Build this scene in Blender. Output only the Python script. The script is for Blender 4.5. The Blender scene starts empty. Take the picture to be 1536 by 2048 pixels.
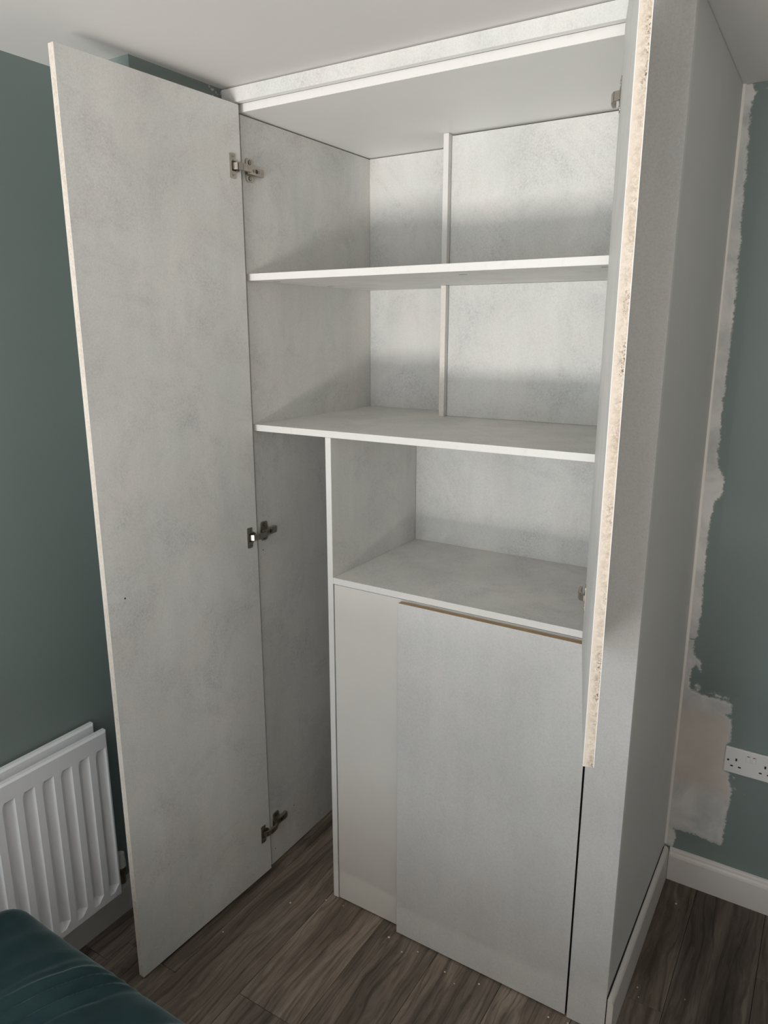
import bpy, bmesh, math, random
from mathutils import Vector, Matrix
R = math.radians
sc = bpy.context.scene
C = sc.collection
random.seed(7)

# ------------------------------------------------------------------ camera, world, lights, exposure
cam_d = bpy.data.cameras.new('camera')
cam = bpy.data.objects.new('camera', cam_d); C.objects.link(cam)
cam.location = (1.4597, -1.6169, 1.7843)
cam.rotation_euler = (R(90 - 13.9973), 0, R(31.939))
cam_d.sensor_fit = 'AUTO'; cam_d.sensor_width = 36.0
cam_d.lens = 1464.8 * 36 / 2048
cam_d.clip_start = 0.01
sc.camera = cam

w = bpy.data.worlds.new('World'); sc.world = w; w.use_nodes = True
w.node_tree.nodes['Background'].inputs[0].default_value = (0.75, 0.85, 1.0, 1)
w.node_tree.nodes['Background'].inputs[1].default_value = 0.25

def area(name, loc, rot, sx, sy, power, col):
    d = bpy.data.lights.new(name, 'AREA'); d.shape = 'RECTANGLE'; d.size = sx; d.size_y = sy
    d.energy = power; d.color = col
    o = bpy.data.objects.new(name, d); C.objects.link(o); o.location = loc; o.rotation_euler = rot
    return o
# daylight through the wide glazed opening behind the camera: sunlit paving outside (facing up) and the sky above it
area('sunlit_paving', (0.15, -5.35, 0.02), (R(180), 0, 0), 1.6, 2.4, 300, (1.0, 0.962, 0.915))
area('sunlit_paving', (1.30, -5.35, 0.02), (R(180), 0, 0), 0.8, 2.4, 270, (1.0, 0.962, 0.915))
area('sunlit_paving', (2.90, -5.35, 0.02), (R(180), 0, 0), 0.8, 2.4, 140, (1.0, 0.962, 0.915))
area('sky_light', (0.20, -4.10, 1.35), (R(86), 0, 0), 0.8, 1.3, 28, (0.86, 0.93, 1.0))

sc.view_settings.view_transform = 'Standard'
sc.view_settings.look = 'None'
sc.view_settings.gamma = 1.0
sc.view_settings.use_curve_mapping = False
sc.view_settings.exposure = 0.05
sc.cycles.use_denoising = True
sc.cycles.diffuse_bounces = 5
sc.cycles.glossy_bounces = 3
sc.cycles.max_bounces = 7

# ------------------------------------------------------------------ dimensions (metres; cabinet front y = 0, inner left face x = 0)
H = 2.4
WL, WB, WR, WF = -0.269, 0.6656, 2.9, -4.05      # left, back, right, rear walls
RX, RY = -0.0414, -0.3235                        # wall projection beside the cabinet
T = 0.0187
S1, S2, S3, ZT, BZT = 1.9348, 1.5147, 1.0919, 2.3427, 2.364
D, DB, DC, DS = 0.6316, 0.4921, 0.4791, 0.4723
XD = 0.26; XI = 1.020; F = -0.0243

# ------------------------------------------------------------------ materials
def mat(name):
    m = bpy.data.materials.new(name); m.use_nodes = True
    nt = m.node_tree; b = nt.nodes['Principled BSDF']
    return m, nt, b
def N(nt, t, **kw):
    n = nt.nodes.new(t)
    for k, v in kw.items():
        if hasattr(n, k): setattr(n, k, v)
        else: n.inputs[k].default_value = v
    return n
def L(nt, a, b): nt.links.new(a, b)
def coords(nt, scale=(1, 1, 1), rnd=True):
    tc = N(nt, 'ShaderNodeTexCoord'); mp = N(nt, 'ShaderNodeMapping')
    mp.inputs['Scale'].default_value = scale
    if rnd:
        oi = N(nt, 'ShaderNodeObjectInfo')
        mu = N(nt, 'ShaderNodeVectorMath', operation='SCALE')
        cb = N(nt, 'ShaderNodeCombineXYZ')
        for i in range(3): L(nt, oi.outputs['Random'], cb.inputs[i])
        L(nt, cb.outputs[0], mu.inputs[0]); mu.inputs['Scale'].default_value = 37.0
        ad = N(nt, 'ShaderNodeVectorMath', operation='ADD')
        L(nt, tc.outputs['Object'], ad.inputs[0]); L(nt, mu.outputs[0], ad.inputs[1])
        L(nt, ad.outputs[0], mp.inputs['Vector'])
    else:
        L(nt, tc.outputs['Object'], mp.inputs['Vector'])
    return mp.outputs[0], tc
def noise(nt, v, scale, detail=4, rough=0.55, dist=0.0):
    n = N(nt, 'ShaderNodeTexNoise'); L(nt, v, n.inputs['Vector'])
    n.inputs['Scale'].default_value = scale; n.inputs['Detail'].default_value = detail
    n.inputs['Roughness'].default_value = rough; n.inputs['Distortion'].default_value = dist
    return n.outputs['Fac']
def ramp(nt, fac, stops):
    r = N(nt, 'ShaderNodeValToRGB'); L(nt, fac, r.inputs[0])
    e = r.color_ramp.elements
    while len(e) < len(stops): e.new(0.5)
    for i, (p, c) in enumerate(stops):
        e[i].position = p; e[i].color = (c, c, c, 1) if isinstance(c, (int, float)) else (*c, 1)
    return r.outputs[0]
def mix(nt, fac, a, b, mode='MIX'):
    m = N(nt, 'ShaderNodeMix', data_type='RGBA', blend_type=mode)
    if isinstance(fac, (int, float)): m.inputs[0].default_value = fac
    else: L(nt, fac, m.inputs[0])
    for i, s in ((6, a), (7, b)):
        if isinstance(s, (tuple, list)): m.inputs[i].default_value = (*s, 1)
        else: L(nt, s, m.inputs[i])
    return m.outputs[2]
def bump(nt, b, h, strength, dist=0.001):
    n = N(nt, 'ShaderNodeBump'); L(nt, h, n.inputs['Height'])
    n.inputs['Strength'].default_value = strength; n.inputs['Distance'].default_value = dist
    L(nt, n.outputs[0], b.inputs['Normal'])

def plain(name, col, rough=0.5, metal=0.0, var=0.0, vscale=40, bmp=0.0, bscale=300):
    m, nt, b = mat(name)
    b.inputs['Roughness'].default_value = rough; b.inputs['Metallic'].default_value = metal
    v, _ = coords(nt)
    if var:
        n = noise(nt, v, vscale, 5)
        c = ramp(nt, n, [(0.3, tuple(x * (1 - var) for x in col)), (0.7, tuple(min(1, x * (1 + var)) for x in col))])
        L(nt, c, b.inputs['Base Color'])
    else:
        b.inputs['Base Color'].default_value = (*col, 1)
    if bmp: bump(nt, b, noise(nt, v, bscale, 3), bmp)
    return m

def concrete(name, lo, hi, blot, blot_amt, rough=0.5):
    m, nt, b = mat(name)
    v, _ = coords(nt)
    vs = N(nt, 'ShaderNodeMapping'); vs.inputs['Scale'].default_value = (1, 1, 0.45); L(nt, v, vs.inputs['Vector'])
    big = noise(nt, vs.outputs[0], 4.0, 5, 0.6, 0.3)
    base = ramp(nt, big, [(0.34, lo), (0.64, hi)])
    bl = noise(nt, v, 5.0, 9, 0.72, 0.6)                 # cloudy worn blotches, slightly violet grey
    fine = noise(nt, v, 170, 5, 0.72, 0.6)
    mb = N(nt, 'ShaderNodeMath', operation='MULTIPLY')
    L(nt, ramp(nt, bl, [(0.47, 0.0), (0.68, 1.0)]), mb.inputs[0])
    L(nt, ramp(nt, fine, [(0.40, 0.05), (0.60, 1.0)]), mb.inputs[1])
    ms = N(nt, 'ShaderNodeMath', operation='MULTIPLY'); L(nt, mb.outputs[0], ms.inputs[0]); ms.inputs[1].default_value = blot_amt
    c = mix(nt, ms.outputs[0], base, blot)
    wm = noise(nt, v, 7, 4, 0.6)                         # faint warm and cool drift
    c = mix(nt, 1.0, c, ramp(nt, wm, [(0.35, (0.985, 1.0, 0.992)), (0.65, (1.0, 0.985, 0.972))]), 'MULTIPLY')
    vt = N(nt, 'ShaderNodeMapping'); vt.inputs['Scale'].default_value = (26, 26, 1.8); L(nt, v, vt.inputs['Vector'])
    st = noise(nt, vt.outputs[0], 1.0, 3, 0.5)           # faint vertical drag marks
    c = mix(nt, 0.35, c, ramp(nt, st, [(0.3, 0.90), (0.7, 1.0)]), 'MULTIPLY')
    gr = noise(nt, v, 260, 4, 0.75, 0.4)
    c = mix(nt, 0.9, c, ramp(nt, gr, [(0.32, 0.88), (0.5, 0.98), (0.66, 1.04)]), 'MULTIPLY')
    L(nt, c, b.inputs['Base Color'])
    b.inputs['Roughness'].default_value = rough
    b.inputs['Specular IOR Level'].default_value = 0.4
    bump(nt, b, fine, 0.16, 0.0007)
    return m

M = {}
M['concrete'] = concrete('concrete_laminate', (0.665, 0.665, 0.645), (0.765, 0.755, 0.735), (0.47, 0.465, 0.475), 0.75)
M['concrete_plain'] = concrete('concrete_laminate_faint', (0.645, 0.635, 0.625), (0.695, 0.685, 0.675), (0.52, 0.51, 0.505), 0.35)
M['white_board'] = plain('white_board', (0.78, 0.78, 0.76), 0.45, var=0.03, vscale=3)
M['cream_board'] = plain('cream_board', (0.70, 0.67, 0.625), 0.42, var=0.03, vscale=4)
M['side_paint'] = plain('side_panel_paint', (0.68, 0.665, 0.64), 0.55, var=0.025, vscale=5, bmp=0.04, bscale=120)
M['ceiling'] = plain('ceiling_paint', (0.68, 0.66, 0.645), 0.85, var=0.02, vscale=3, bmp=0.05, bscale=60)
M['wood_white'] = plain('white_gloss_trim', (0.66, 0.63, 0.60), 0.4, var=0.03, vscale=8, bmp=0.05, bscale=40)
M['radiator'] = plain('radiator_enamel', (0.80, 0.81, 0.83), 0.28)
M['plastic'] = plain('white_plastic', (0.75, 0.73, 0.71), 0.3)
M['black'] = plain('black_gap', (0.012, 0.011, 0.010), 0.7)
M['pale_wall'] = plain('pale_wall_paint', (0.34, 0.335, 0.325), 0.8)
M['gap_shade'] = plain('edge_gap_shade', (0.02, 0.018, 0.016), 0.6)  # paints the shade of the slit beside the pilaster onto the door edge
M['red'] = plain('red_switch_mark', (0.25, 0.02, 0.03), 0.5)
M['nickel'] = plain('nickel', (0.44, 0.405, 0.35), 0.3, 1.0, var=0.08, vscale=90)
M['dark_steel'] = plain('dark_steel', (0.05, 0.045, 0.04), 0.45, 0.6)
M['brass'] = plain('brass_valve', (0.30, 0.22, 0.13), 0.35, 1.0)
M['crumb'] = plain('plaster_crumb', (0.7, 0.67, 0.62), 0.9)
M['glass_frame'] = plain('white_frame', (0.78, 0.78, 0.78), 0.4)

def edge_white():
    m, nt, b = mat('white_edging')
    v, _ = coords(nt, (1, 1, 1))
    a = noise(nt, v, 30, 6, 0.7, 0.6); f = noise(nt, v, 420, 3, 0.7)
    mu = N(nt, 'ShaderNodeMath', operation='MULTIPLY')
    L(nt, ramp(nt, a, [(0.56, 0.0), (0.72, 0.55)]), mu.inputs[0]); L(nt, ramp(nt, f, [(0.4, 0.0), (0.6, 1.0)]), mu.inputs[1])
    c = mix(nt, mu.outputs[0], (0.755, 0.74, 0.715), (0.58, 0.54, 0.50))
    L(nt, c, b.inputs['Base Color']); b.inputs['Roughness'].default_value = 0.5
    return m
M['edge'] = edge_white()

def chipboard(name, dark, tan, cream, y0, y1, clean, flecks):
    """raw sanded board edge: fine beige speckle, cream towards one arris (local y0), dark flecks towards the other (y1)"""
    m, nt, b = mat(name)
    v, tc = coords(nt)
    f = noise(nt, v, 300, 4, 0.8); mid = noise(nt, v, 110, 5, 0.8, 0.5); big = noise(nt, v, 6.5, 6, 0.7, 0.6)
    sx = N(nt, 'ShaderNodeSeparateXYZ'); L(nt, tc.outputs['Object'], sx.inputs[0])
    mr = N(nt, 'ShaderNodeMapRange'); L(nt, sx.outputs['Y'], mr.inputs['Value'])
    mr.inputs['From Min'].default_value = y0; mr.inputs['From Max'].default_value = y1
    c = mix(nt, ramp(nt, mid, [(0.40, 0.0), (0.60, 1.0)]), tan, cream)
    c = mix(nt, ramp(nt, big, [(0.38, 0.0), (0.66, 0.75)]), c, cream)
    c = mix(nt, ramp(nt, mr.outputs[0], [(0.10, clean), (0.55, 0.0)]), c, cream)
    # dark flecks: only in clusters and towards the far arris
    q = N(nt, 'ShaderNodeMath', operation='MULTIPLY'); L(nt, ramp(nt, f, [(0.50, 0.0), (0.58, 1.0)]), q.inputs[0])
    cl = noise(nt, v, 16, 4, 0.7, 0.5); L(nt, ramp(nt, cl, [(0.47, 0.0), (0.60, 1.0)]), q.inputs[1])
    q2 = N(nt, 'ShaderNodeMath', operation='MULTIPLY'); L(nt, q.outputs[0], q2.inputs[0]); L(nt, ramp(nt, mr.outputs[0], [(0.35, 0.12), (0.85, 1.0)]), q2.inputs[1])
    q3 = N(nt, 'ShaderNodeMath', operation='MULTIPLY'); L(nt, q2.outputs[0], q3.inputs[0]); q3.inputs[1].default_value = flecks
    c = mix(nt, q3.outputs[0], c, dark)
    L(nt, c, b.inputs['Base Color']); b.inputs['Roughness'].default_value = 0.85
    bump(nt, b, mid, 0.4, 0.0012)
    return m
M['chip'] = chipboard('raw_chipboard', (0.13, 0.085, 0.05), (0.43, 0.345, 0.265), (0.66, 0.59, 0.505), 0.001, 0.017, 0.75, 1.0)
M['chip_soft'] = chipboard('painted_chipboard', (0.36, 0.30, 0.23), (0.55, 0.475, 0.385), (0.70, 0.65, 0.58), -0.017, -0.001, 0.35, 0.4)
M['chip_pale'] = chipboard('pale_chipboard', (0.50, 0.44, 0.37), (0.70, 0.65, 0.585), (0.78, 0.745, 0.70), -1.0, 1.0, 0.0, 0.25)
M['mdf'] = plain('mdf_edge', (0.36, 0.245, 0.13), 0.8, var=0.12, vscale=30)

def teal_paint():
    m, nt, b = mat('teal_paint')
    v, _ = coords(nt, rnd=False)
    big = noise(nt, v, 2.0, 4); f = noise(nt, v, 180, 3)
    c = ramp(nt, big, [(0.3, (0.186, 0.229, 0.218)), (0.7, (0.200, 0.246, 0.234))])
    sm = noise(nt, v, 14, 7, 0.7, 1.2)
    c = mix(nt, ramp(nt, sm, [(0.70, 0.0), (0.80, 0.35)]), c, (0.26, 0.30, 0.29))
    L(nt, c, b.inputs['Base Color']); b.inputs['Roughness'].default_value = 0.6
    bump(nt, b, f, 0.06, 0.0008)
    return m
M['teal'] = teal_paint()

def patch_paint():
    m, nt, b = mat('filler_and_paint')
    at = N(nt, 'ShaderNodeAttribute'); at.attribute_name = 'cover'
    hue = N(nt, 'ShaderNodeAttribute'); hue.attribute_name = 'plaster'
    v, _ = coords(nt, rnd=False)
    vm = N(nt, 'ShaderNodeMapping'); vm.inputs['Scale'].default_value = (1, 1, 1); L(nt, v, vm.inputs['Vector'])
    n1 = noise(nt, vm.outputs[0], 150, 6, 0.75, 0.4); n2 = noise(nt, vm.outputs[0], 30, 5, 0.7)
    s = N(nt, 'ShaderNodeMath', operation='ADD'); L(nt, n1, s.inputs[0]); L(nt, n2, s.inputs[1])
    k = N(nt, 'ShaderNodeMath', operation='MULTIPLY_ADD'); L(nt, s.outputs[0], k.inputs[0]); k.inputs[1].default_value = 0.55
    L(nt, at.outputs['Fac'], k.inputs[2])
    fac = ramp(nt, k.outputs[0], [(0.86, 0.0), (0.98, 1.0)])
    big = noise(nt, vm.outputs[0], 9, 5, 0.6, 0.5)
    white = ramp(nt, big, [(0.3, (0.44, 0.45, 0.445)), (0.62, (0.68, 0.665, 0.64))])
    pink = ramp(nt, big, [(0.3, (0.57, 0.515, 0.465)), (0.7, (0.65, 0.595, 0.545))])
    pc = mix(nt, hue.outputs['Fac'], white, pink)
    c = mix(nt, fac, (0.193, 0.238, 0.226), pc)
    L(nt, c, b.inputs['Base Color']); b.inputs['Roughness'].default_value = 0.75
    bump(nt, b, k.outputs[0], 0.3, 0.001)
    return m
M['patch'] = patch_paint()

def plank_mat():
    m, nt, b = mat('dark_wood_laminate')
    v, tc = coords(nt)
    # flowing grain: stretched along the plank (object y)
    d = N(nt, 'ShaderNodeMapping'); d.inputs['Scale'].default_value = (1, 0.30, 1); L(nt, v, d.inputs['Vector'])
    warp = N(nt, 'ShaderNodeTexNoise'); L(nt, d.outputs[0], warp.inputs['Vector'])
    warp.inputs['Scale'].default_value = 7.0; warp.inputs['Detail'].default_value = 3
    ws = N(nt, 'ShaderNodeVectorMath', operation='SCALE'); L(nt, warp.outputs['Color'], ws.inputs[0]); ws.inputs['Scale'].default_value = 0.085
    wa = N(nt, 'ShaderNodeVectorMath', operation='ADD'); L(nt, d.outputs[0], wa.inputs[0]); L(nt, ws.outputs[0], wa.inputs[1])
    g1m = N(nt, 'ShaderNodeMapping'); g1m.inputs['Scale'].default_value = (1, 0.32, 1); L(nt, wa.outputs[0], g1m.inputs['Vector'])
    g1 = noise(nt, g1m.outputs[0], 13, 7, 0.62, 0.5)
    g2m = N(nt, 'ShaderNodeMapping'); g2m.inputs['Scale'].default_value = (1, 0.10, 1); L(nt, wa.outputs[0], g2m.inputs['Vector'])
    g2 = noise(nt, g2m.outputs[0], 95, 5, 0.65, 0.2)
    c1 = ramp(nt, g1, [(0.28, (0.072, 0.057, 0.046)), (0.45, (0.150, 0.122, 0.100)), (0.58, (0.240, 0.200, 0.167)), (0.74, (0.340, 0.290, 0.245))])
    c2 = mix(nt, 0.85, c1, ramp(nt, g2, [(0.32, 0.50), (0.5, 0.97), (0.68, 1.22)]), 'MULTIPLY')
    wv = N(nt, 'ShaderNodeTexWave', bands_direction='X'); L(nt, g1m.outputs[0], wv.inputs['Vector'])
    wv.inputs['Scale'].default_value = 9; wv.inputs['Distortion'].default_value = 7; wv.inputs['Detail'].default_value = 5; wv.inputs['Detail Scale'].default_value = 1.6
    c2 = mix(nt, ramp(nt, wv.outputs['Fac'], [(0.02, 0.45), (0.12, 0.0)]), c2, mix(nt, 1.0, c2, (0.34, 0.31, 0.29), 'MULTIPLY'))
    tone = noise(nt, d.outputs[0], 5.0, 3)
    c3 = mix(nt, ramp(nt, tone, [(0.42, 0.0), (0.62, 0.55)]), c2, mix(nt, 1.0, c2, (0.82, 0.86, 0.90), 'MULTIPLY'))
    oi = N(nt, 'ShaderNodeObjectInfo')
    c4 = mix(nt, 1.0, c3, oi.outputs['Color'], 'MULTIPLY')
    # knots
    kv = N(nt, 'ShaderNodeMapping'); kv.inputs['Scale'].default_value = (1, 0.6, 1); L(nt, wa.outputs[0], kv.inputs['Vector'])
    vo = N(nt, 'ShaderNodeTexVoronoi'); L(nt, kv.outputs[0], vo.inputs['Vector']); vo.inputs['Scale'].default_value = 5.2
    c5 = mix(nt, ramp(nt, vo.outputs['Distance'], [(0.02, 0.85), (0.13, 0.0)]), c4, (0.030, 0.023, 0.019))
    L(nt, c5, b.inputs['Base Color'])
    b.inputs['Roughness'].default_value = 0.5
    b.inputs['Specular IOR Level'].default_value = 0.35
    bump(nt, b, g2, 0.25, 0.0008)
    return m
M['plank'] = plank_mat()

def velvet():
    m, nt, b = mat('teal_velvet')
    v, _ = coords(nt, rnd=False)
    n = noise(nt, v, 9, 5, 0.6, 0.8); f = noise(nt, v, 500, 2)
    c = ramp(nt, n, [(0.3, (0.013, 0.030, 0.034)), (0.7, (0.021, 0.046, 0.050))])
    L(nt, c, b.inputs['Base Color']); b.inputs['Roughness'].default_value = 0.85
    b.inputs['Specular IOR Level'].default_value = 0.15
    b.inputs['Sheen Weight'].default_value = 0.5; b.inputs['Sheen Roughness'].default_value = 0.35
    b.inputs['Sheen Tint'].default_value = (0.50, 0.66, 0.68, 1)
    bump(nt, b, f, 0.15, 0.0006)
    return m
M['velvet'] = velvet()

# ------------------------------------------------------------------ helpers
def link(name, me, parent=None, loc=(0, 0, 0)):
    o = bpy.data.objects.new(name, me); C.objects.link(o)
    o.location = loc
    if parent: o.parent = parent
    return o
def from_bm(name, bm, mats, parent=None, loc=(0, 0, 0), smooth=False):
    bmesh.ops.recalc_face_normals(bm, faces=bm.faces[:])
    me = bpy.data.meshes.new(name); bm.to_mesh(me); bm.free()
    for m in (mats if isinstance(mats, (list, tuple)) else [mats]): me.materials.append(m)
    if smooth:
        for p in me.polygons: p.use_smooth = True
    return link(name, me, parent, loc)
def add_box(bm, a, b, mi=0, bev=0.0, seg=1, facemat=None):
    a = Vector(a); b = Vector(b)
    r = bmesh.ops.create_cube(bm, size=1.0)
    vs = r['verts']; c = (a + b) / 2; d = b - a
    for v in vs: v.co = Vector((v.co.x * d.x, v.co.y * d.y, v.co.z * d.z)) + c
    fs = list({f for v in vs for f in v.link_faces})
    for f in fs:
        f.material_index = mi
        if facemat:
            n = f.normal if f.normal.length > 0.5 else f.calc_center_median() - c
            f.normal_update(); n = f.normal
            ax = max(range(3), key=lambda i: abs(n[i]))
            key = ('-' if n[ax] < 0 else '+') + 'xyz'[ax]
            if key in facemat: f.material_index = facemat[key]
    if bev:
        es = list({e for v in vs for e in v.link_edges})
        bmesh.ops.bevel(bm, geom=es, offset=bev, segments=seg, affect='EDGES', profile=0.5)
def add_cyl(bm, c, r, h, axis='z', seg=20, mi=0, r2=None):
    res = bmesh.ops.create_cone(bm, cap_ends=True, segments=seg, radius1=r, radius2=r if r2 is None else r2, depth=h)
    rot = {'z': Matrix.Identity(3), 'x': Matrix.Rotation(R(90), 3, 'Y'), 'y': Matrix.Rotation(R(-90), 3, 'X')}[axis]
    for v in res['verts']: v.co = rot @ v.co + Vector(c)
    for f in {f for v in res['verts'] for f in v.link_faces}: f.material_index = mi
def base(parent): return Vector(parent.location) if parent else Vector((0, 0, 0))
def board(name, a, b, mats, parent, facemat=None, bev=0.0006):
    """one sheet of board between two world corners, as an object of its own"""
    a = Vector(a); b = Vector(b); c = (a + b) / 2
    bm = bmesh.new(); add_box(bm, a - c, b - c, 0, bev, 1, facemat)
    return from_bm(name, bm, mats, parent, c - base(parent))
def empty(name, loc, label, cat, rz=0):
    o = bpy.data.objects.new(name, None); C.objects.link(o); o.location = loc; o.rotation_euler = (0, 0, rz)
    o['label'] = label; o['category'] = cat; o.empty_display_size = 0.05
    return o
def structure(o, label=None):
    o['kind'] = 'structure'
    if label: o['label'] = label
    return o
def prism(bm, prof, axis, t0, t1, mi=0):
    """extrude a closed 2-D profile along an axis: 'y' -> profile is (x, z), 'x' -> (y, z), 'z' -> (x, y)"""
    def pt(p, t): return {'y': (p[0], t, p[1]), 'x': (t, p[0], p[1]), 'z': (p[0], p[1], t)}[axis]
    A = [bm.verts.new(pt(p, t0)) for p in prof]; B = [bm.verts.new(pt(p, t1)) for p in prof]
    n = len(prof)
    fs = [bm.faces.new(A), bm.faces.new(B[::-1])]
    for i in range(n): fs.append(bm.faces.new((A[i], B[i], B[(i + 1) % n], A[(i + 1) % n])))
    for f in fs: f.material_index = mi

# ------------------------------------------------------------------ room shell
bm = bmesh.new(); add_box(bm, (WL - .1, WF - .1, -.06), (WR + .1, WB + .1, -.0085))
floor = structure(from_bm('floor', bm, M['black']), 'dark brown wood-effect laminate plank floor')
PW = 0.2016; gap = 0.0006; PLN = 1.19
x0 = 1.256 - 8 * PW
k = 0
for i in range(-1, 17):
    xa, xb = x0 + i * PW, x0 + (i + 1) * PW
    if xb < WL or xa > WR: continue
    xa2, xb2 = max(xa, WL), min(xb, WR)
    # end joints seen in the photograph: y = 0.126 left of the x = 1.256 seam, 0.383 right of the x = 1.457 seam, -0.478 near the open door
    col = round((xa - 1.256) / PW)
    j0 = {-1: 0.126, 1: 0.383, -7: -0.478, 0: -0.35}.get(col, (0.126 + 0.437 * (col + 1)) % PLN)
    ys = [j0 + n * PLN for n in range(-6, 4)]
    for ya, yb in zip(ys[:-1], ys[1:]):
        ya2, yb2 = max(ya, WF), min(yb, WB)
        if yb2 - ya2 < 0.01: continue
        pk = board('plank', (xa2 + gap, ya2 + gap, -.0085), (xb2 - gap, yb2 - gap, 0), M['plank'], floor, bev=0.0007)
        tn = {-1: .80, 0: .60, 1: .70}.get(col, 1.0 + .09 * math.sin(col * 2.1 + k * 1.7)); k += 1     # printed tone per board, right-hand boards darkened for the shade there
        pk.color = (tn * 1.03, tn, tn * .97, 1)

bm = bmesh.new(); add_box(bm, (WL - .1, WF - .1, H), (WR + .1, WB + .1, H + .1))
structure(from_bm('ceiling', bm, M['ceiling']), 'smooth white painted ceiling')
bm = bmesh.new()
add_box(bm, (WL - .1, WF - .1, -.0085), (WL, RY, H))
structure(from_bm('wall_left', bm, M['teal']), 'teal painted wall behind the radiator')
bm = bmesh.new(); add_box(bm, (WL - .1, RY, -.0085), (RX, WB + .1, H))
wall_left = structure(from_bm('wall_projection', bm, M['teal']), 'teal wall projection between the radiator wall and the wardrobe')
bm = bmesh.new(); add_box(bm, (RX, WB, -.0085), (WR + .1, WB + .1, H))
wall_back = structure(from_bm('wall_back', bm, M['teal']), 'teal painted wall behind the wardrobe with unfinished filler')
bm = bmesh.new(); add_box(bm, (WR, WF - .1, -.0085), (WR + .1, WB, H))
structure(from_bm('wall_right', bm, M['pale_wall']))
# rear wall with the glazed door opening that lets the daylight in
OX0, OX1, OZ = -0.25, 2.86, 2.10
bm = bmesh.new()
add_box(bm, (WL, WF - .1, -.0085), (OX0, WF, H)); add_box(bm, (OX1, WF - .1, -.0085), (WR, WF, H)); add_box(bm, (OX0, WF - .1, OZ), (OX1, WF, H))
structure(from_bm('wall_rear', bm, M['teal']))
bm = bmesh.new()
for a, b in (((OX0, -.05), (OX0 + .06, OZ)), ((OX1 - .06, -.05), (OX1, OZ))):
    add_box(bm, (a[0], WF - .08, 0), (b[0], WF - .02, OZ))
add_box(bm, (OX0 + .06, WF - .08, OZ - .06), (OX1 - .06, WF - .02, OZ)); add_box(bm, ((OX0 + OX1) / 2 - .03, WF - .08, 0), ((OX0 + OX1) / 2 + .03, WF - .02, OZ - .06))
structure(from_bm('door_1', bm, M['glass_frame']))

# baseboards
bm = bmesh.new()
prism(bm, [(WB, 0), (WB - .0145, 0), (WB - .0145, .090), (WB - .0125, .097), (WB - .0085, .1025), (WB - .0075, .108), (WB - .005, .1135), (WB, .1160)], 'x', 1.1595, WR)
structure(from_bm('baseboard_back', bm, M['wood_white'], smooth=False), 'off-white moulded skirting board below the socket')
bm = bmesh.new()
prism(bm, [(WL, 0), (WL + .0145, 0), (WL + .0145, .090), (WL + .0125, .097), (WL + .0085, .1025), (WL + .0075, .108), (WL + .004, .1135), (WL, .1160)], 'y', WF, RY)
structure(from_bm('baseboard_left', bm, M['wood_white']), 'white skirting board under the radiator')
# skirting strip along the wardrobe's right side, gap behind it filled black for its shade
bm = bmesh.new()
prism(bm, [(1.1437, 0), (1.1437, .1225), (1.1455, .1240), (1.1490, .1232), (1.1545, .1195), (1.1578, .1140), (1.1587, .1070), (1.1587, 0)], 'y', -.030, WB - .016)
trim = structure(from_bm('trim_1', bm, M['wood_white']), 'white skirting strip along the side of the wardrobe')
bm = bmesh.new(); add_cyl(bm, (0, 0, 0), .0035, .0012, 'y', 20)
from_bm('plug', bm, M['wood_white'], trim, (1.1515, -.0306, .104))
bm = bmesh.new(); add_box(bm, (1.1399, -.022, .002), (1.1436, WB - .016, .1195))
from_bm('gap_shade_strip', bm, M['black'], trim)

# paint and filler on the back wall ---------------------------------------------------------------
PATCH = [(1.128, .8558), (1.1625, .8558), (1.1628, .8201), (1.1743, .7978), (1.1893, .7871), (1.1905, .7586), (1.176, .7801), (1.164, .7589), (1.1614, .7363), (1.1639, .6929), (1.1757, .6851), (1.2076, .6793), (1.2388, .6772), (1.254, .6779), (1.2878, .6731), (1.2863, .6436), (1.2676, .6344), (1.29, .6229), (1.2971, .5847), (1.2946, .5506), (1.2876, .5446), (1.2892, .4551), (1.2868, .4485), (1.3045, .4414), (1.3042, .4147), (1.3151, .3843), (1.3167, .3542), (1.3124, .3061), (1.3118, .2667), (1.3097, .2264), (1.3062, .1832), (1.2757, .1845), (1.2361, .1923), (1.1999, .1917), (1.1617, .1885), (1.1698, .1734), (1.1694, .1403), (1.1622, .117), (1.128, .117)]
STRIP = [(1.1552, 2.4001), (1.1624, 2.3772), (1.1585, 2.3559), (1.1556, 2.3247), (1.1582, 2.2862), (1.1596, 2.2442), (1.1599, 2.2117), (1.163, 2.1688), (1.1608, 2.1294), (1.1627, 2.0958), (1.1649, 2.0451), (1.1678, 1.9869), (1.1649, 1.9525), (1.1678, 1.9246), (1.1684, 1.8719), (1.169, 1.8185), (1.1695, 1.7645), (1.1698, 1.7288), (1.1676, 1.5902), (1.1695, 1.4034), (1.1917, 1.3689), (1.1936, 1.3248), (1.1772, 1.3004), (1.1672, 1.2233), (1.1681, 1.0883), (1.1719, .9499), (1.1672, .8652), (1.1625, .85)]
STRIPP = [(1.128, 2.4)] + STRIP + [(1.128, .85)]
def sdist(p, poly):
    x, z = p; best = 9; inside = False
    n = len(poly)
    for i in range(n):
        x1, z1 = poly[i]; x2, z2 = poly[(i + 1) % n]
        if (z1 > z) != (z2 > z) and x < (x2 - x1) * (z - z1) / (z2 - z1) + x1: inside = not inside
        dx, dz = x2 - x1, z2 - z1; q = dx * dx + dz * dz
        t = max(0, min(1, ((x - x1) * dx + (z - z1) * dz) / q)) if q else 0
        d = math.hypot(x - x1 - t * dx, z - z1 - t * dz); best = min(best, d)
    return best if inside else -best
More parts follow.
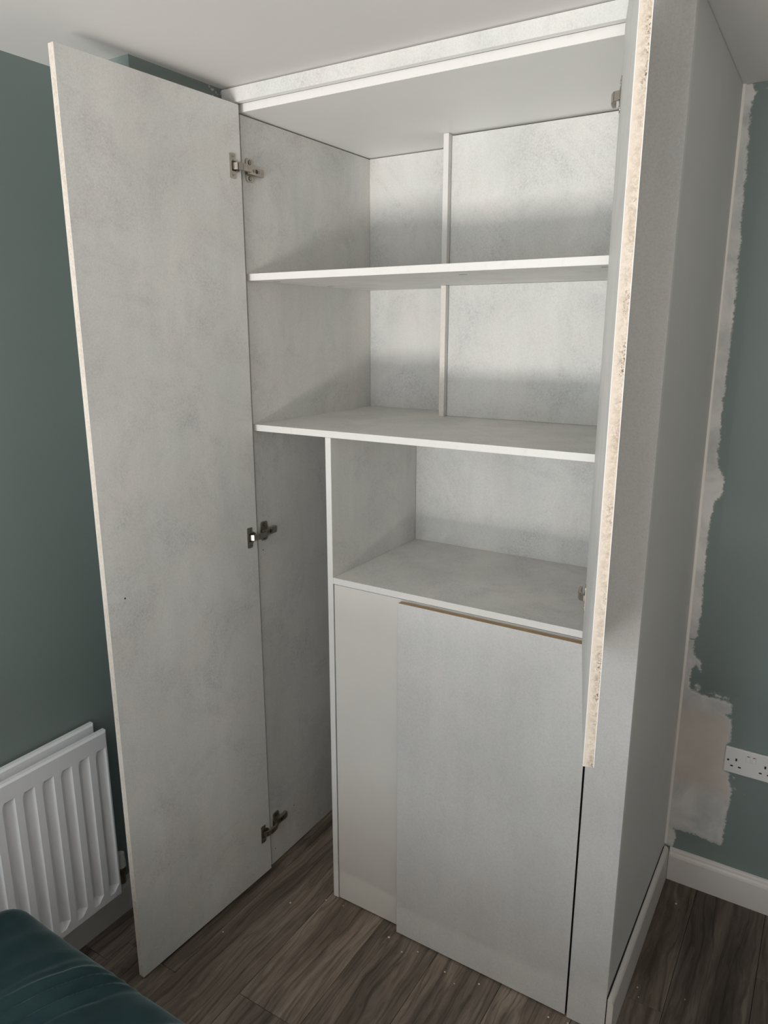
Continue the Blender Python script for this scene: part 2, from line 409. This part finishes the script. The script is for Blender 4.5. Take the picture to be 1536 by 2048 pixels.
def paint_grid(name, xa, xb, za, zb, nx, nz, poly, extra):
    vs = []; cov = []; pl = []
    for j in range(nz + 1):
        for i in range(nx + 1):
            x = xa + (xb - xa) * i / nx; z = za + (zb - za) * j / nz
            d = sdist((x, z), poly)
            c = max(-.35, min(.75, .42 + d / .010 * .25))
            c = max(c, extra(x, z))
            vs.append((x, WB - .0008 - .0012 * max(0, min(1, d / .004)), z)); cov.append(c)
            pl.append(max(0, min(1, (z - .33) / .06)) * max(0, min(1, (.655 - z) / .05)) * max(0, min(1, (d + .0) / .006)))
    fs = [(j * (nx + 1) + i, j * (nx + 1) + i + 1, (j + 1) * (nx + 1) + i + 1, (j + 1) * (nx + 1) + i) for j in range(nz) for i in range(nx)]
    # drop the squares that are nothing but bare wall
    fs = [f for f in fs if max(cov[q] for q in f) > -.30]
    me = bpy.data.meshes.new(name); me.from_pydata(vs, [], fs)
    for nm, dat in (('cover', cov), ('plaster', pl)):
        at = me.attributes.new(nm, 'FLOAT', 'POINT'); at.data.foreach_set('value', dat)
    me.materials.append(M['patch'])
    return link(name, me, wall_back)
def dry(x, z):      # dry brush marks above the patch and smudges under the socket
    c = -.35
    for cx, cz, rx, rz, a in ((1.245, .692, .060, .022, .36), (1.300, .692, .04, .022, .31), (1.19, .705, .02, .024, .42), (1.318, .43, .016, .016, .36), (1.325, .395, .014, .014, .32), (1.36, .385, .03, .01, .25)):
        q = ((x - cx) / rx) ** 2 + ((z - cz) / rz) ** 2
        if q < 1: c = max(c, a - .35 * q)
    return c
paint_grid('filler_patch', 1.129, 1.40, .1165, .86, 90, 248, PATCH, dry)
paint_grid('paint_strip', 1.129, 1.20, .86, 2.399, 24, 384, STRIPP, lambda x, z: max(.14 - abs(x - 1.172) / .02 * .3 if x > 1.16 else -.35, .34 - abs(z - 2.383) / .008 * .25 - abs(x - 1.19) / .012 * .12))
# bead of caulk in the corner
bm = bmesh.new()
pts = [(2.4, 1.1341), (2.29, 1.1352), (1.98, 1.1336), (1.66, 1.1344), (1.22, 1.1400), (.82, 1.1418), (.38, 1.1420), (.125, 1.1411)]
ring = []
for z, x in pts:
    q = x + .001
    ring.append([bm.verts.new(c) for c in ((q - .004, WB, z), (q - .003, WB - .006, z), (q + .002, WB - .005, z), (q + .006, WB - .0015, z), (q + .007, WB, z))])
for a, b in zip(ring[:-1], ring[1:]):
    for i in range(4): bm.faces.new((a[i], a[i + 1], b[i + 1], b[i]))
from_bm('caulk_bead', bm, plain('caulk', (0.82, 0.79, 0.74), .5), wall_back, smooth=True)
# paint splashes on the wall near the ceiling beside the fascia and to the right
bm = bmesh.new()
rr = random.Random(3)
for _ in range(26):
    y = -.024 - rr.random() * .05; z = 2.345 + rr.random() * .05
    add_box(bm, (RX - .001, y, z), (RX + .0004, y + .0012 + rr.random() * .003, z + .0012 + rr.random() * .004))
o = from_bm('paint_splash', bm, M['wood_white'], wall_left); o['kind'] = 'stuff'
# ------------------------------------------------------------------ wardrobe
WD = empty('wardrobe', (0.5, 0.3, 0), 'tall built-in wardrobe in pale concrete-effect board, doors open on bare shelves', 'wardrobe')
CM = [M['concrete'], M['edge'], M['white_board'], M['concrete_plain'], M['cream_board'], M['mdf']]
side_l = board('side_panel', (-T, 0, .003), (0, D + .015, ZT - .0035), CM, WD, {'-y': 1})
side_r = board('side_panel', (XI, 0, .003), (XI + .0154, D + .015, ZT - .0035), CM, WD, {'-y': 1})
board('top_panel', (-T, 0, ZT), (XI + T, D + .015, BZT), CM, WD, {'-z': 2, '-y': 1, '+z': 2})
board('back_panel', (.0004, D, .003), (XI - .0004, D + .015, ZT - .003), CM, WD)
# shelves
board('shelf', (.0003, 0, S1 - T), (XI - .0003, D - .0005, S1), CM, WD, {'-y': 1})
board('shelf', (.0003, 0, S2 - T), (XI - .0003, D - .0005, S2), CM, WD, {'-y': 1})
board('shelf', (XD + T + .0003, 0, S3 - T), (XI - .0003, DC - .0005, S3), CM, WD, {'-y': 1})
board('divider', (XD, 0, .002), (XD + T, D - .0005, S2 - T - .0003), CM, WD, {'-y': 1})
# boxed-in back on the right, one piece per compartment
BX = .3635
for za, zb, edge in ((S1 + .0003, ZT - .0008, 1), (S2 + .0003, S1 - T - .0006, 6)):
    board('box_side', (BX, DS, za), (BX + .0175, D - .0005, zb), CM + [M['chip_pale']], WD, {'-y': edge})
    board('box_front', (BX + .0183, DB, za), (XI - .0004, DB + .018, zb - (.0045 if edge == 1 else 0)), CM, WD)
board('box_front', (XD + T + .0006, DC, S3 - T), (XI - .0004, DC + .018, S2 - T - .0004), CM, WD)
# inset front of the low cupboard and its door
board('front_panel', (XD + T + .0032, .0015, .004), (XI - .001, .0195, S3 - T - .0016), CM, WD, {'-y': 4, '+z': 1})
low = board('lower_door', (.5109, F, .0058), (1.0359, F + .0181, 1.0692), CM + [M['gap_shade']], WD, {'+z': 5, '+x': 6, '-x': 3, '-y': 3})
# fascia above the doors and the pilaster to the right of them
board('fascia', (RX + .0006, F, 2.3619), (1.0400, F + .018, 2.3972), CM, WD, {'-z': 2})
board('pilaster', (1.0409, F, .001), (1.1397, F + .0181, H - .002), [M['concrete_plain']] + CM[1:], WD, {'+x': 1, '-x': 2})
# right flank: its rear edge leans in slightly towards the top
bm = bmesh.new()
def sv(x, y, z): return bm.verts.new((x, y, z))
ya, yb = F + .0184, WB - .0025
v = [sv(1.1217, ya, .001), sv(1.1392, ya, .001), sv(1.1412, yb, .001), sv(1.1217, yb, .001), sv(1.1190, ya, H - .002), sv(1.1392, ya, H - .002), sv(1.1343, yb, H - .002), sv(1.1150, yb, H - .002)]
for f in ((0, 1, 2, 3), (4, 5, 6, 7), (0, 1, 5, 4), (1, 2, 6, 5), (2, 3, 7, 6), (3, 0, 4, 7)): bm.faces.new([v[i] for i in f])
from_bm('flank_panel', bm, M['side_paint'], WD, -base(WD))
# cam slots and scuffs under the upper shelf
for x, y in ((.045, .075), (.05, .33), (.62, .10), (.985, .06)):
    board('cam_slot', (x - .011, y - .0016, S1 - T - .0004), (x + .011, y + .0016, S1 - T + .002), M['black'], WD, bev=.0001)

# doors: local x runs from hinge edge to free edge, sgn = side of the inner face along local y
def door(name, hx, hy, ang, wd, za, zb, sgn, edge_mat, zh, label=None):
    bm = bmesh.new(); t = .0181; h = zb - za
    ys = [0, -sgn * .0011, -sgn * (t - .0011), -sgn * t]
    for k, (p, q) in enumerate(zip(ys[:-1], ys[1:])):
        y0, y1 = min(p, q), max(p, q)
        if k == 1: add_box(bm, (0, y0, 0), (wd, y1, h), 1)
        else: add_box(bm, (0, y0, 0), (wd + .0002, y1, h), 0, 0, 1, {'+x': 2, '-x': 2, '-z': 2, '+z': 2})
    bmesh.ops.remove_doubles(bm, verts=bm.verts[:], dist=1e-6)
    o = from_bm(name, bm, [M['concrete'], edge_mat, M['edge']], WD, Vector((hx, hy, za)) - base(WD))
    o.rotation_euler = (0, 0, ang)
    if label: o['label'] = label
    for z in zh:
        cup(o, z - za, sgn)
    return o
def rounded_rect(bm, cx, cz, hw, hh, r, y0, y1, mi=0, bump_r=0, bump_c=0):
    pr = []
    for sx, sz, a0 in ((1, 1, 0), (-1, 1, 90), (-1, -1, 180), (1, -1, 270)):
        for k in range(4):
            a = R(a0 + 30 * k)
            pr.append((cx + sx * (hw - r) + r * math.cos(a), cz + sz * (hh - r) + r * math.sin(a)))
    A = [bm.verts.new((x, y0, z)) for x, z in pr]; B = [bm.verts.new((x, y1, z)) for x, z in pr]
    n = len(pr); fs = [bm.faces.new(A), bm.faces.new(B[::-1])]
    for i in range(n): fs.append(bm.faces.new((A[i], B[i], B[(i + 1) % n], A[(i + 1) % n])))
    for f in fs: f.material_index = mi
def cup(dr, z, s):
    """hinge cup flange, cup bowl, two screws and the link that reaches to the cabinet arm"""
    bm = bmesh.new()
    rounded_rect(bm, .0305, 0, .0105, .031, .003, 0, s * .0016)
    add_cyl(bm, (.0215, s * .0008, 0), .0168, .0015, 'y', 28, 0)
    rounded_rect(bm, .0270, 0, .0075, .0125, .002, s * .0015, s * .0022, 1)          # dark mouth of the cup
    rounded_rect(bm, .0300, 0, .0028, .0075, .001, s * .0020, s * .0040, 0)
    for dz in (.0225, -.0225):
        add_cyl(bm, (.0305, s * .0020, dz), .0036, .0012, 'y', 14, 0)
        rounded_rect(bm, .0305, dz, .0024, .0006, .0003, s * .0024, s * .0029, 1)
    add_cyl(bm, (.0300, s * .0018, .0145), .0012, .0008, 'y', 10, 1)
    from_bm('hinge_cup', bm, [M['nickel'], M['dark_steel']], dr, (0, 0, z))
    # cranked link, from the cup mouth to the arm on the cabinet side
    bm = bmesh.new()
    path = [(.026, .0015), (.021, .0105), (.006, .0135), (-.010, .0120), (-.026, .0090)]
    for (x1, y1), (x2, y2) in zip(path[:-1], path[1:]):
        d = Vector((x2 - x1, y2 - y1)); n = Vector((-d.y, d.x)).normalized() * .0032
        vs = []
        for zz in (-.0085, .0085):
            for (px, py), sg in (((x1, y1), 1), ((x2, y2), 1), ((x2, y2), -1), ((x1, y1), -1)):
                vs.append(bm.verts.new((px + sg * n.x, s * (py + sg * n.y), zz)))
        for f in ((0, 1, 2, 3), (4, 5, 6, 7), (0, 1, 5, 4), (1, 2, 6, 5), (2, 3, 7, 6), (3, 0, 4, 7)): bm.faces.new([vs[i] for i in f])
    add_box(bm, (-.002, s * .0150, -.0045), (.000, s * .0166, .0045), 0)
    from_bm('hinge_link', bm, M['nickel'], dr, (0, 0, z))
def side_plate(panel, face_x, z, s):
    """cruciform mounting plate with the hinge arm clipped over it; s = direction out of the panel"""
    bm = bmesh.new()
    rounded = [(-.0240, .027), (-.0200, .032), (.0010, .032), (.0050, .027), (.0060, .010), (.0060, -.010), (.0050, -.022), (.0010, -.027), (-.0200, -.027), (-.0240, -.022), (-.0250, -.010), (-.0250, .010)]
    A = [bm.verts.new((face_x, .0365 + a, z + b)) for a, b in rounded]; B = [bm.verts.new((face_x + s * .0032, .0365 + a, z + b)) for a, b in rounded]
    n = len(rounded); bm.faces.new(A); bm.faces.new(B[::-1])
    for i in range(n): bm.faces.new((A[i], B[i], B[(i + 1) % n], A[(i + 1) % n]))
    x1 = face_x + s * .0030
    prof = [(.008, .0090), (.014, .0125), (.050, .0128), (.0715, .0118), (.0735, .0100), (.0735, 0), (.008, 0)]
    vs0 = [bm.verts.new((x1 + s * h, y, z - .0098)) for y, h in prof]; vs1 = [bm.verts.new((x1 + s * h, y, z + .0098)) for y, h in prof]
    n = len(prof); bm.faces.new(vs0); bm.faces.new(vs1[::-1])
    for i in range(n): bm.faces.new((vs0[i], vs1[i], vs1[(i + 1) % n], vs0[(i + 1) % n]))
    xa, xb = sorted((x1 + s * .0110, x1 + s * .0131))
    add_box(bm, (xa, .0365, z - .0052), (xb, .0440, z + .0052), 1)                   # black slot
    for y in (.030, .0485):
        add_cyl(bm, (x1 + s * .0122, y, z), .0042, .0014, 'x', 14, 1); add_cyl(bm, (x1 + s * .0124, y, z), .0030, .0018, 'x', 14, 0)
        add_box(bm, (min(x1 + s * .0128, x1 + s * .0134), y - .0022, z - .0006), (max(x1 + s * .0128, x1 + s * .0134), y + .0022, z + .0006), 1)
    for dz in (.022, -.0185):
        add_cyl(bm, (face_x + s * .0030, .0265, z + dz), .0062, .0012, 'x', 16, 1)
        add_cyl(bm, (face_x + s * .0036, .0265, z + dz), .0044, .0016, 'x', 14, 0)
        for q in (-1, 1):
            add_box(bm, (min(face_x + s * .0040, face_x + s * .0047), .0265 - .0040, z + dz - .0007 + q * .0016), (max(face_x + s * .0040, face_x + s * .0047), .0265 + .0040, z + dz + .0003 + q * .0016), 1)
    pl = base(WD) + Vector(panel.location)
    from_bm('hinge_plate', bm, [M['nickel'], M['dark_steel']], panel, -pl)

LH = (2.2027, 1.1830, .1640)
RH = (2.2220, 1.1950)
ld = door('left_door', .0147, -.0207, R(-92.268), .5244, .0120, 2.3557, 1, M['chip_soft'], LH, 'full-height left door swung open, cream raw edge')
rd = door('right_door', 1.0120, -.0241, R(107.365 + 180), .5235, 1.0781, 2.3557, -1, M['chip'], RH, 'shorter right door swung open, speckled raw chipboard edge')
for z in LH: side_plate(side_l, 0.0, z, 1)
for z in RH: side_plate(side_r, XI, z, -1)
# pilot hole near the free edge of the left door
bm = bmesh.new(); add_cyl(bm, (0, 0, 0), .0022, .0008, 'y', 12)
from_bm('pilot_hole', bm, M['black'], ld, (.4742, .0003, 1.1307 - .0120))
# a few black specks and screw dots on the inside of the tall left compartment
for y, z in ((.125, .160), (.020, .055), (.02, 1.125)):
    bm = bmesh.new(); add_cyl(bm, (.0003, y, z), .0017, .0007, 'x', 10)
    from_bm('screw_dot', bm, M['black'], side_l, -(base(WD) + Vector(side_l.location)))

# ------------------------------------------------------------------ radiator on the left wall
RXF = -.190
rad = empty('radiator', (-.22, -.86, .139), 'white double-panel radiator with pressed vertical channels below the teal wall', 'radiator')
def rad_panel(name, xf, y_end, y_start, za, zb, flutes):
    """pressed steel panel: front sheet with recessed channels, rolled edges"""
    bm = bmesh.new(); th = .010; dep = .0150
    er = .005
    ys = sorted({y_end, y_end + er, y_start - er, y_start} | {round(c + d, 5) for c in flutes for d in (-.019, -.0155, -.0085, -.004, .0015, .0190)})
    zc = [za, za + er, za + .022, za + .042, zb - .064, zb - .050, zb - er, zb]
    def depth(y, z):
        d = 0.0
        if z >= za + .022 and z <= zb - .050:
            for c in flutes:
                u = y - c
                if -.019 <= u <= .019:
                    if u < -.0155: q = 0.0
                    elif u < -.0085: q = (u + .0155) / .007
                    elif u < .0015: q = 1.0
                    else: q = max(0, 1 - (u - .0015) / .0175)
                    kz = 1.0
                    if z <= za + .022 + 1e-6 or z >= zb - .050 - 1e-6: kz = 0.0
                    d = max(d, q * kz)
        return d * dep
    grid = [[bm.verts.new((xf - depth(y, z) - (er if (y in (ys[0], ys[-1]) or z in (zc[0], zc[-1])) else 0), y, z)) for y in ys] for z in zc]
    for j in range(len(zc) - 1):
        for i in range(len(ys) - 1): bm.faces.new((grid[j][i], grid[j][i + 1], grid[j + 1][i + 1], grid[j + 1][i]))
    bk = [[bm.verts.new((xf - th - .008, y, z)) for y in (ys[0], ys[-1])] for z in (za, zb)]
    bm.faces.new((bk[0][0], bk[1][0], bk[1][1], bk[0][1]))
    def strip(front, b0, b1):
        f = list(front); bm.faces.new([*f, b1, b0])
    strip(grid[0], bk[0][0], bk[0][1]); strip(grid[-1], bk[1][0], bk[1][1])
    strip([r[0] for r in grid], bk[0][0], bk[1][0]); strip([r[-1] for r in grid], bk[0][1], bk[1][1])
    # rolled welded rim, slightly behind the front face
    return from_bm(name, bm, M['radiator'], rad, -base(rad))
YE = -.4535
fl = [-.4815 - .0545 * k for k in range(14)]
rad_panel('front_panel', RXF, -1.285, YE, .139, .686, fl)
rad_panel('rear_panel', RXF - .048, -1.285, YE - .004, .139, .694, fl)
bm = bmesh.new(); add_box(bm, (RXF - .030, -1.28, .145), (RXF - .016, YE - .006, .672), 0, .003)
from_bm('rim', bm, M['radiator'], rad, -base(rad))
for y in (-.60, -1.12):
    board('mounting_bracket', (WL, y - .015, .20), (RXF - .066, y + .015, .62), M['radiator'], rad)
bm = bmesh.new()
add_cyl(bm, (-.226, YE + .012, .176), .009, .026, 'y', 14, 0); add_cyl(bm, (-.226, YE + .028, .172), .0105, .058, 'z', 16, 0)
add_cyl(bm, (-.244, YE + .028, .160), .0070, .046, 'x', 14, 0); add_cyl(bm, (-.226, YE + .028, .186), .0130, .012, 'z', 6, 0)
v_ = from_bm('valve', bm, M['brass'], rad, -base(rad)); v_['label'] = 'brass radiator valve'
bm = bmesh.new(); add_cyl(bm, (-.226, YE + .028, .222), .0150, .044, 'z', 20, 0, .0125)
from_bm('valve_cap', bm, M['plastic'], rad, -base(rad))

# ------------------------------------------------------------------ double socket
sk = empty('double_socket', (1.3604, WB, .4506), 'white switched double wall socket right of the bare filler patch', 'socket')
bm = bmesh.new(); add_box(bm, (1.2874, WB - .0095, .4506), (1.4334, WB, .5362), 0, .0028, 2)
from_bm('faceplate', bm, M['plastic'], sk, -base(sk))
def pin(x, z, wx, wz):
    bm = bmesh.new(); add_box(bm, (x - wx / 2, WB - .0098, z - wz / 2), (x + wx / 2, WB - .0088, z + wz / 2))
    from_bm('pin_slot', bm, M['black'], sk, -base(sk))
X0 = 1.2874; ZT2 = .5362
for dx in (0, .0800):
    pin(X0 + .033 + dx, ZT2 - .0375, .0050, .0090)
    pin(X0 + .0220 + dx, ZT2 - .0605, .0078, .0044); pin(X0 + .0440 + dx, ZT2 - .0605, .0078, .0044)
for dx in (.0650, .0810):
    bm = bmesh.new()
    add_box(bm, (X0 + dx - .0062, WB - .0118, ZT2 - .0340), (X0 + dx + .0062, WB - .0085, ZT2 - .0130), 0, .0009)
    add_box(bm, (X0 + dx - .0033, WB - .0122, ZT2 - .0165), (X0 + dx + .0033, WB - .0116, ZT2 - .0140), 1)
    from_bm('rocker_switch', bm, [M['plastic'], M['red']], sk, -base(sk))
for dx in (.0105, .1355):
    bm = bmesh.new(); add_cyl(bm, (X0 + dx, WB - .0097, ZT2 - .0430), .0032, .0012, 'y', 16)
    from_bm('screw', bm, M['dark_steel'], sk, -base(sk))

# ------------------------------------------------------------------ sofa (only the top of one arm is in view)
sofa = empty('sofa', (.42, -1.9, 0), 'dark teal velvet sofa with gathered rounded arm in the foreground', 'sofa')
def arm(name, yo, yi, sgn):
    """padded arm running along x; yo = outer face, yi = inner face; gathered folds across the top"""
    bm = bmesh.new(); nx, ns = 640, 80
    xa, xb = .020, 1.10; w_ = abs(yo - yi); top = .560; r = .085
    # profile (t: outer bottom -> over the top -> inner bottom)
    prof = []
    for k in range(ns + 1):
        t = k / ns
        if t < .30: prof.append((0, .09 + (top - r - .09) * t / .30, -1, 0))
        elif t < .70:
            u = (t - .30) / .40
            if u < .3: a = R(180 - 90 * u / .3); prof.append((r + r * math.cos(a), top - r + r * math.sin(a), math.cos(a), math.sin(a)))
            elif u < .7: prof.append((r + (w_ - 2 * r) * (u - .3) / .4, top + .006 * math.sin(math.pi * (u - .3) / .4), 0, 1))
            else: a = R(90 - 90 * (u - .7) / .3); prof.append((w_ - r + r * math.cos(a), top - r + r * math.sin(a), math.cos(a), math.sin(a)))
        else: prof.append((w_, top - r - (top - r - .09) * (t - .70) / .30, 1, 0))
    FO = [(.350, -.60, .017, .014), (.384, -.66, .020, .013), (.420, -.74, .013, .012), (.316, -.50, .006, .016), (.270, -.44, .003, .018), (.180, -.25, .003, .022), (.50, -.60, .003, .026), (.600, -.80, .017, .014), (.634, -.86, .013, .012), (.72, -.55, .004, .018), (.85, -.5, .005, .018), (.97, -.5, .005, .018)]
    rows = []
    for i in range(nx + 1):
        x = xa + (xb - xa) * i / nx
        e = 1.0
        q = min(x - xa, xb - x) / .055
        if q < 1: e = math.sqrt(max(0, 1 - (1 - q) ** 2))
        row = []
        for (py, pz, ny, nz) in prof:
            s = py                                        # distance across the arm
            dsp = 0
            for x0_, sl, am, wd in FO:
                xc = x0_ + sl * s * .55 - .10 * s * s / .25
                g = (x - xc) / wd
                fade = max(0, min(1, (pz - .38) / .12)) * max(.12, min(1, (s - .012) / .07))
                dsp += fade * am * (math.exp(-g * g) - .55 * math.exp(-((g - 1.5) ** 2)))
            hump = .010 * math.exp(-((x - .075) / .035) ** 2) + .004 * math.sin(x * 9 + 1)
            yy = py + ny * dsp; zz = pz + nz * (dsp + hump)
            zz = .09 + (zz - .09) * (.90 + .10 * e); yy = w_ / 2 + (yy - w_ / 2) * (.75 + .25 * e)
            row.append(bm.verts.new((x, yo - sgn * yy, zz)))
        rows.append(row)
    for a, b in zip(rows[:-1], rows[1:]):
        for k in range(ns): bm.faces.new((a[k], a[k + 1], b[k + 1], b[k]))
        bm.faces.new((a[0], b[0], b[-1], a[-1]))
    bm.faces.new(rows[0]); bm.faces.new(rows[-1][::-1])
    return from_bm(name, bm, M['velvet'], sofa, -base(sofa), smooth=True)
arm('arm', -.866, -1.13, 1)
arm('arm', -2.93, -2.67, -1)
def cushion(name, a, b, bev, parent=sofa):
    bm = bmesh.new(); add_box(bm, a, b, 0, bev, 4)
    return from_bm(name, bm, M['velvet'], parent, -base(parent), smooth=True)
cushion('base', (.03, -2.66, .09), (1.07, -1.14, .28), .03)
cushion('seat_cushion', (.16, -1.895, .282), (1.10, -1.14, .44), .045)
cushion('seat_cushion', (.16, -2.66, .282), (1.06, -1.905, .44), .045)
cushion('light_block_chaise', (1.06, -2.66, .20), (1.95, -1.92, .40), .045)  # unseen seat extension, added to keep low light off the wardrobe
cushion('base', (1.05, -2.64, .09), (1.92, -1.94, .21), .03)  # underside of the added chaise, also unseen
cushion('backrest', (-.06, -2.66, .09), (.155, -1.14, .56), .06)
for x in (.08, 1.03, 1.85):  # last pair stands under the added chaise
    for y in ((-2.1, -2.5) if x > 1.5 else (-1.0, -2.8)):
        bm = bmesh.new(); add_cyl(bm, (x, y, .046), .018, .092, 'z', 14, 0, .024)
        from_bm('leg', bm, M['dark_steel'], sofa, -base(sofa))

# ------------------------------------------------------------------ crumbs on the floor
bm = bmesh.new(); rr = random.Random(11)
for x, y in ((.06, -.30), (.25, -.03), (.5, -.05), (.56, -.075), (.60, -.05), (.70, -.07), (.74, -.09), (1.0, -.05), (1.05, -.04), (1.21, .55), (1.19, .14), (1.18, .17), (.31, -.02), (.16, -.10), (.80, -.055), (1.3, .2)):
    s_ = .0010 + rr.random() * .0016
    add_box(bm, (x - s_, y - s_, 0), (x + s_ * 1.3, y + s_, s_ * 1.2), 0, s_ * .3)
o = from_bm('plaster_crumbs', bm, M['crumb']); o['kind'] = 'stuff'; o['label'] = 'tiny white plaster crumbs scattered on the floor by the wardrobe'; o['category'] = 'crumbs'
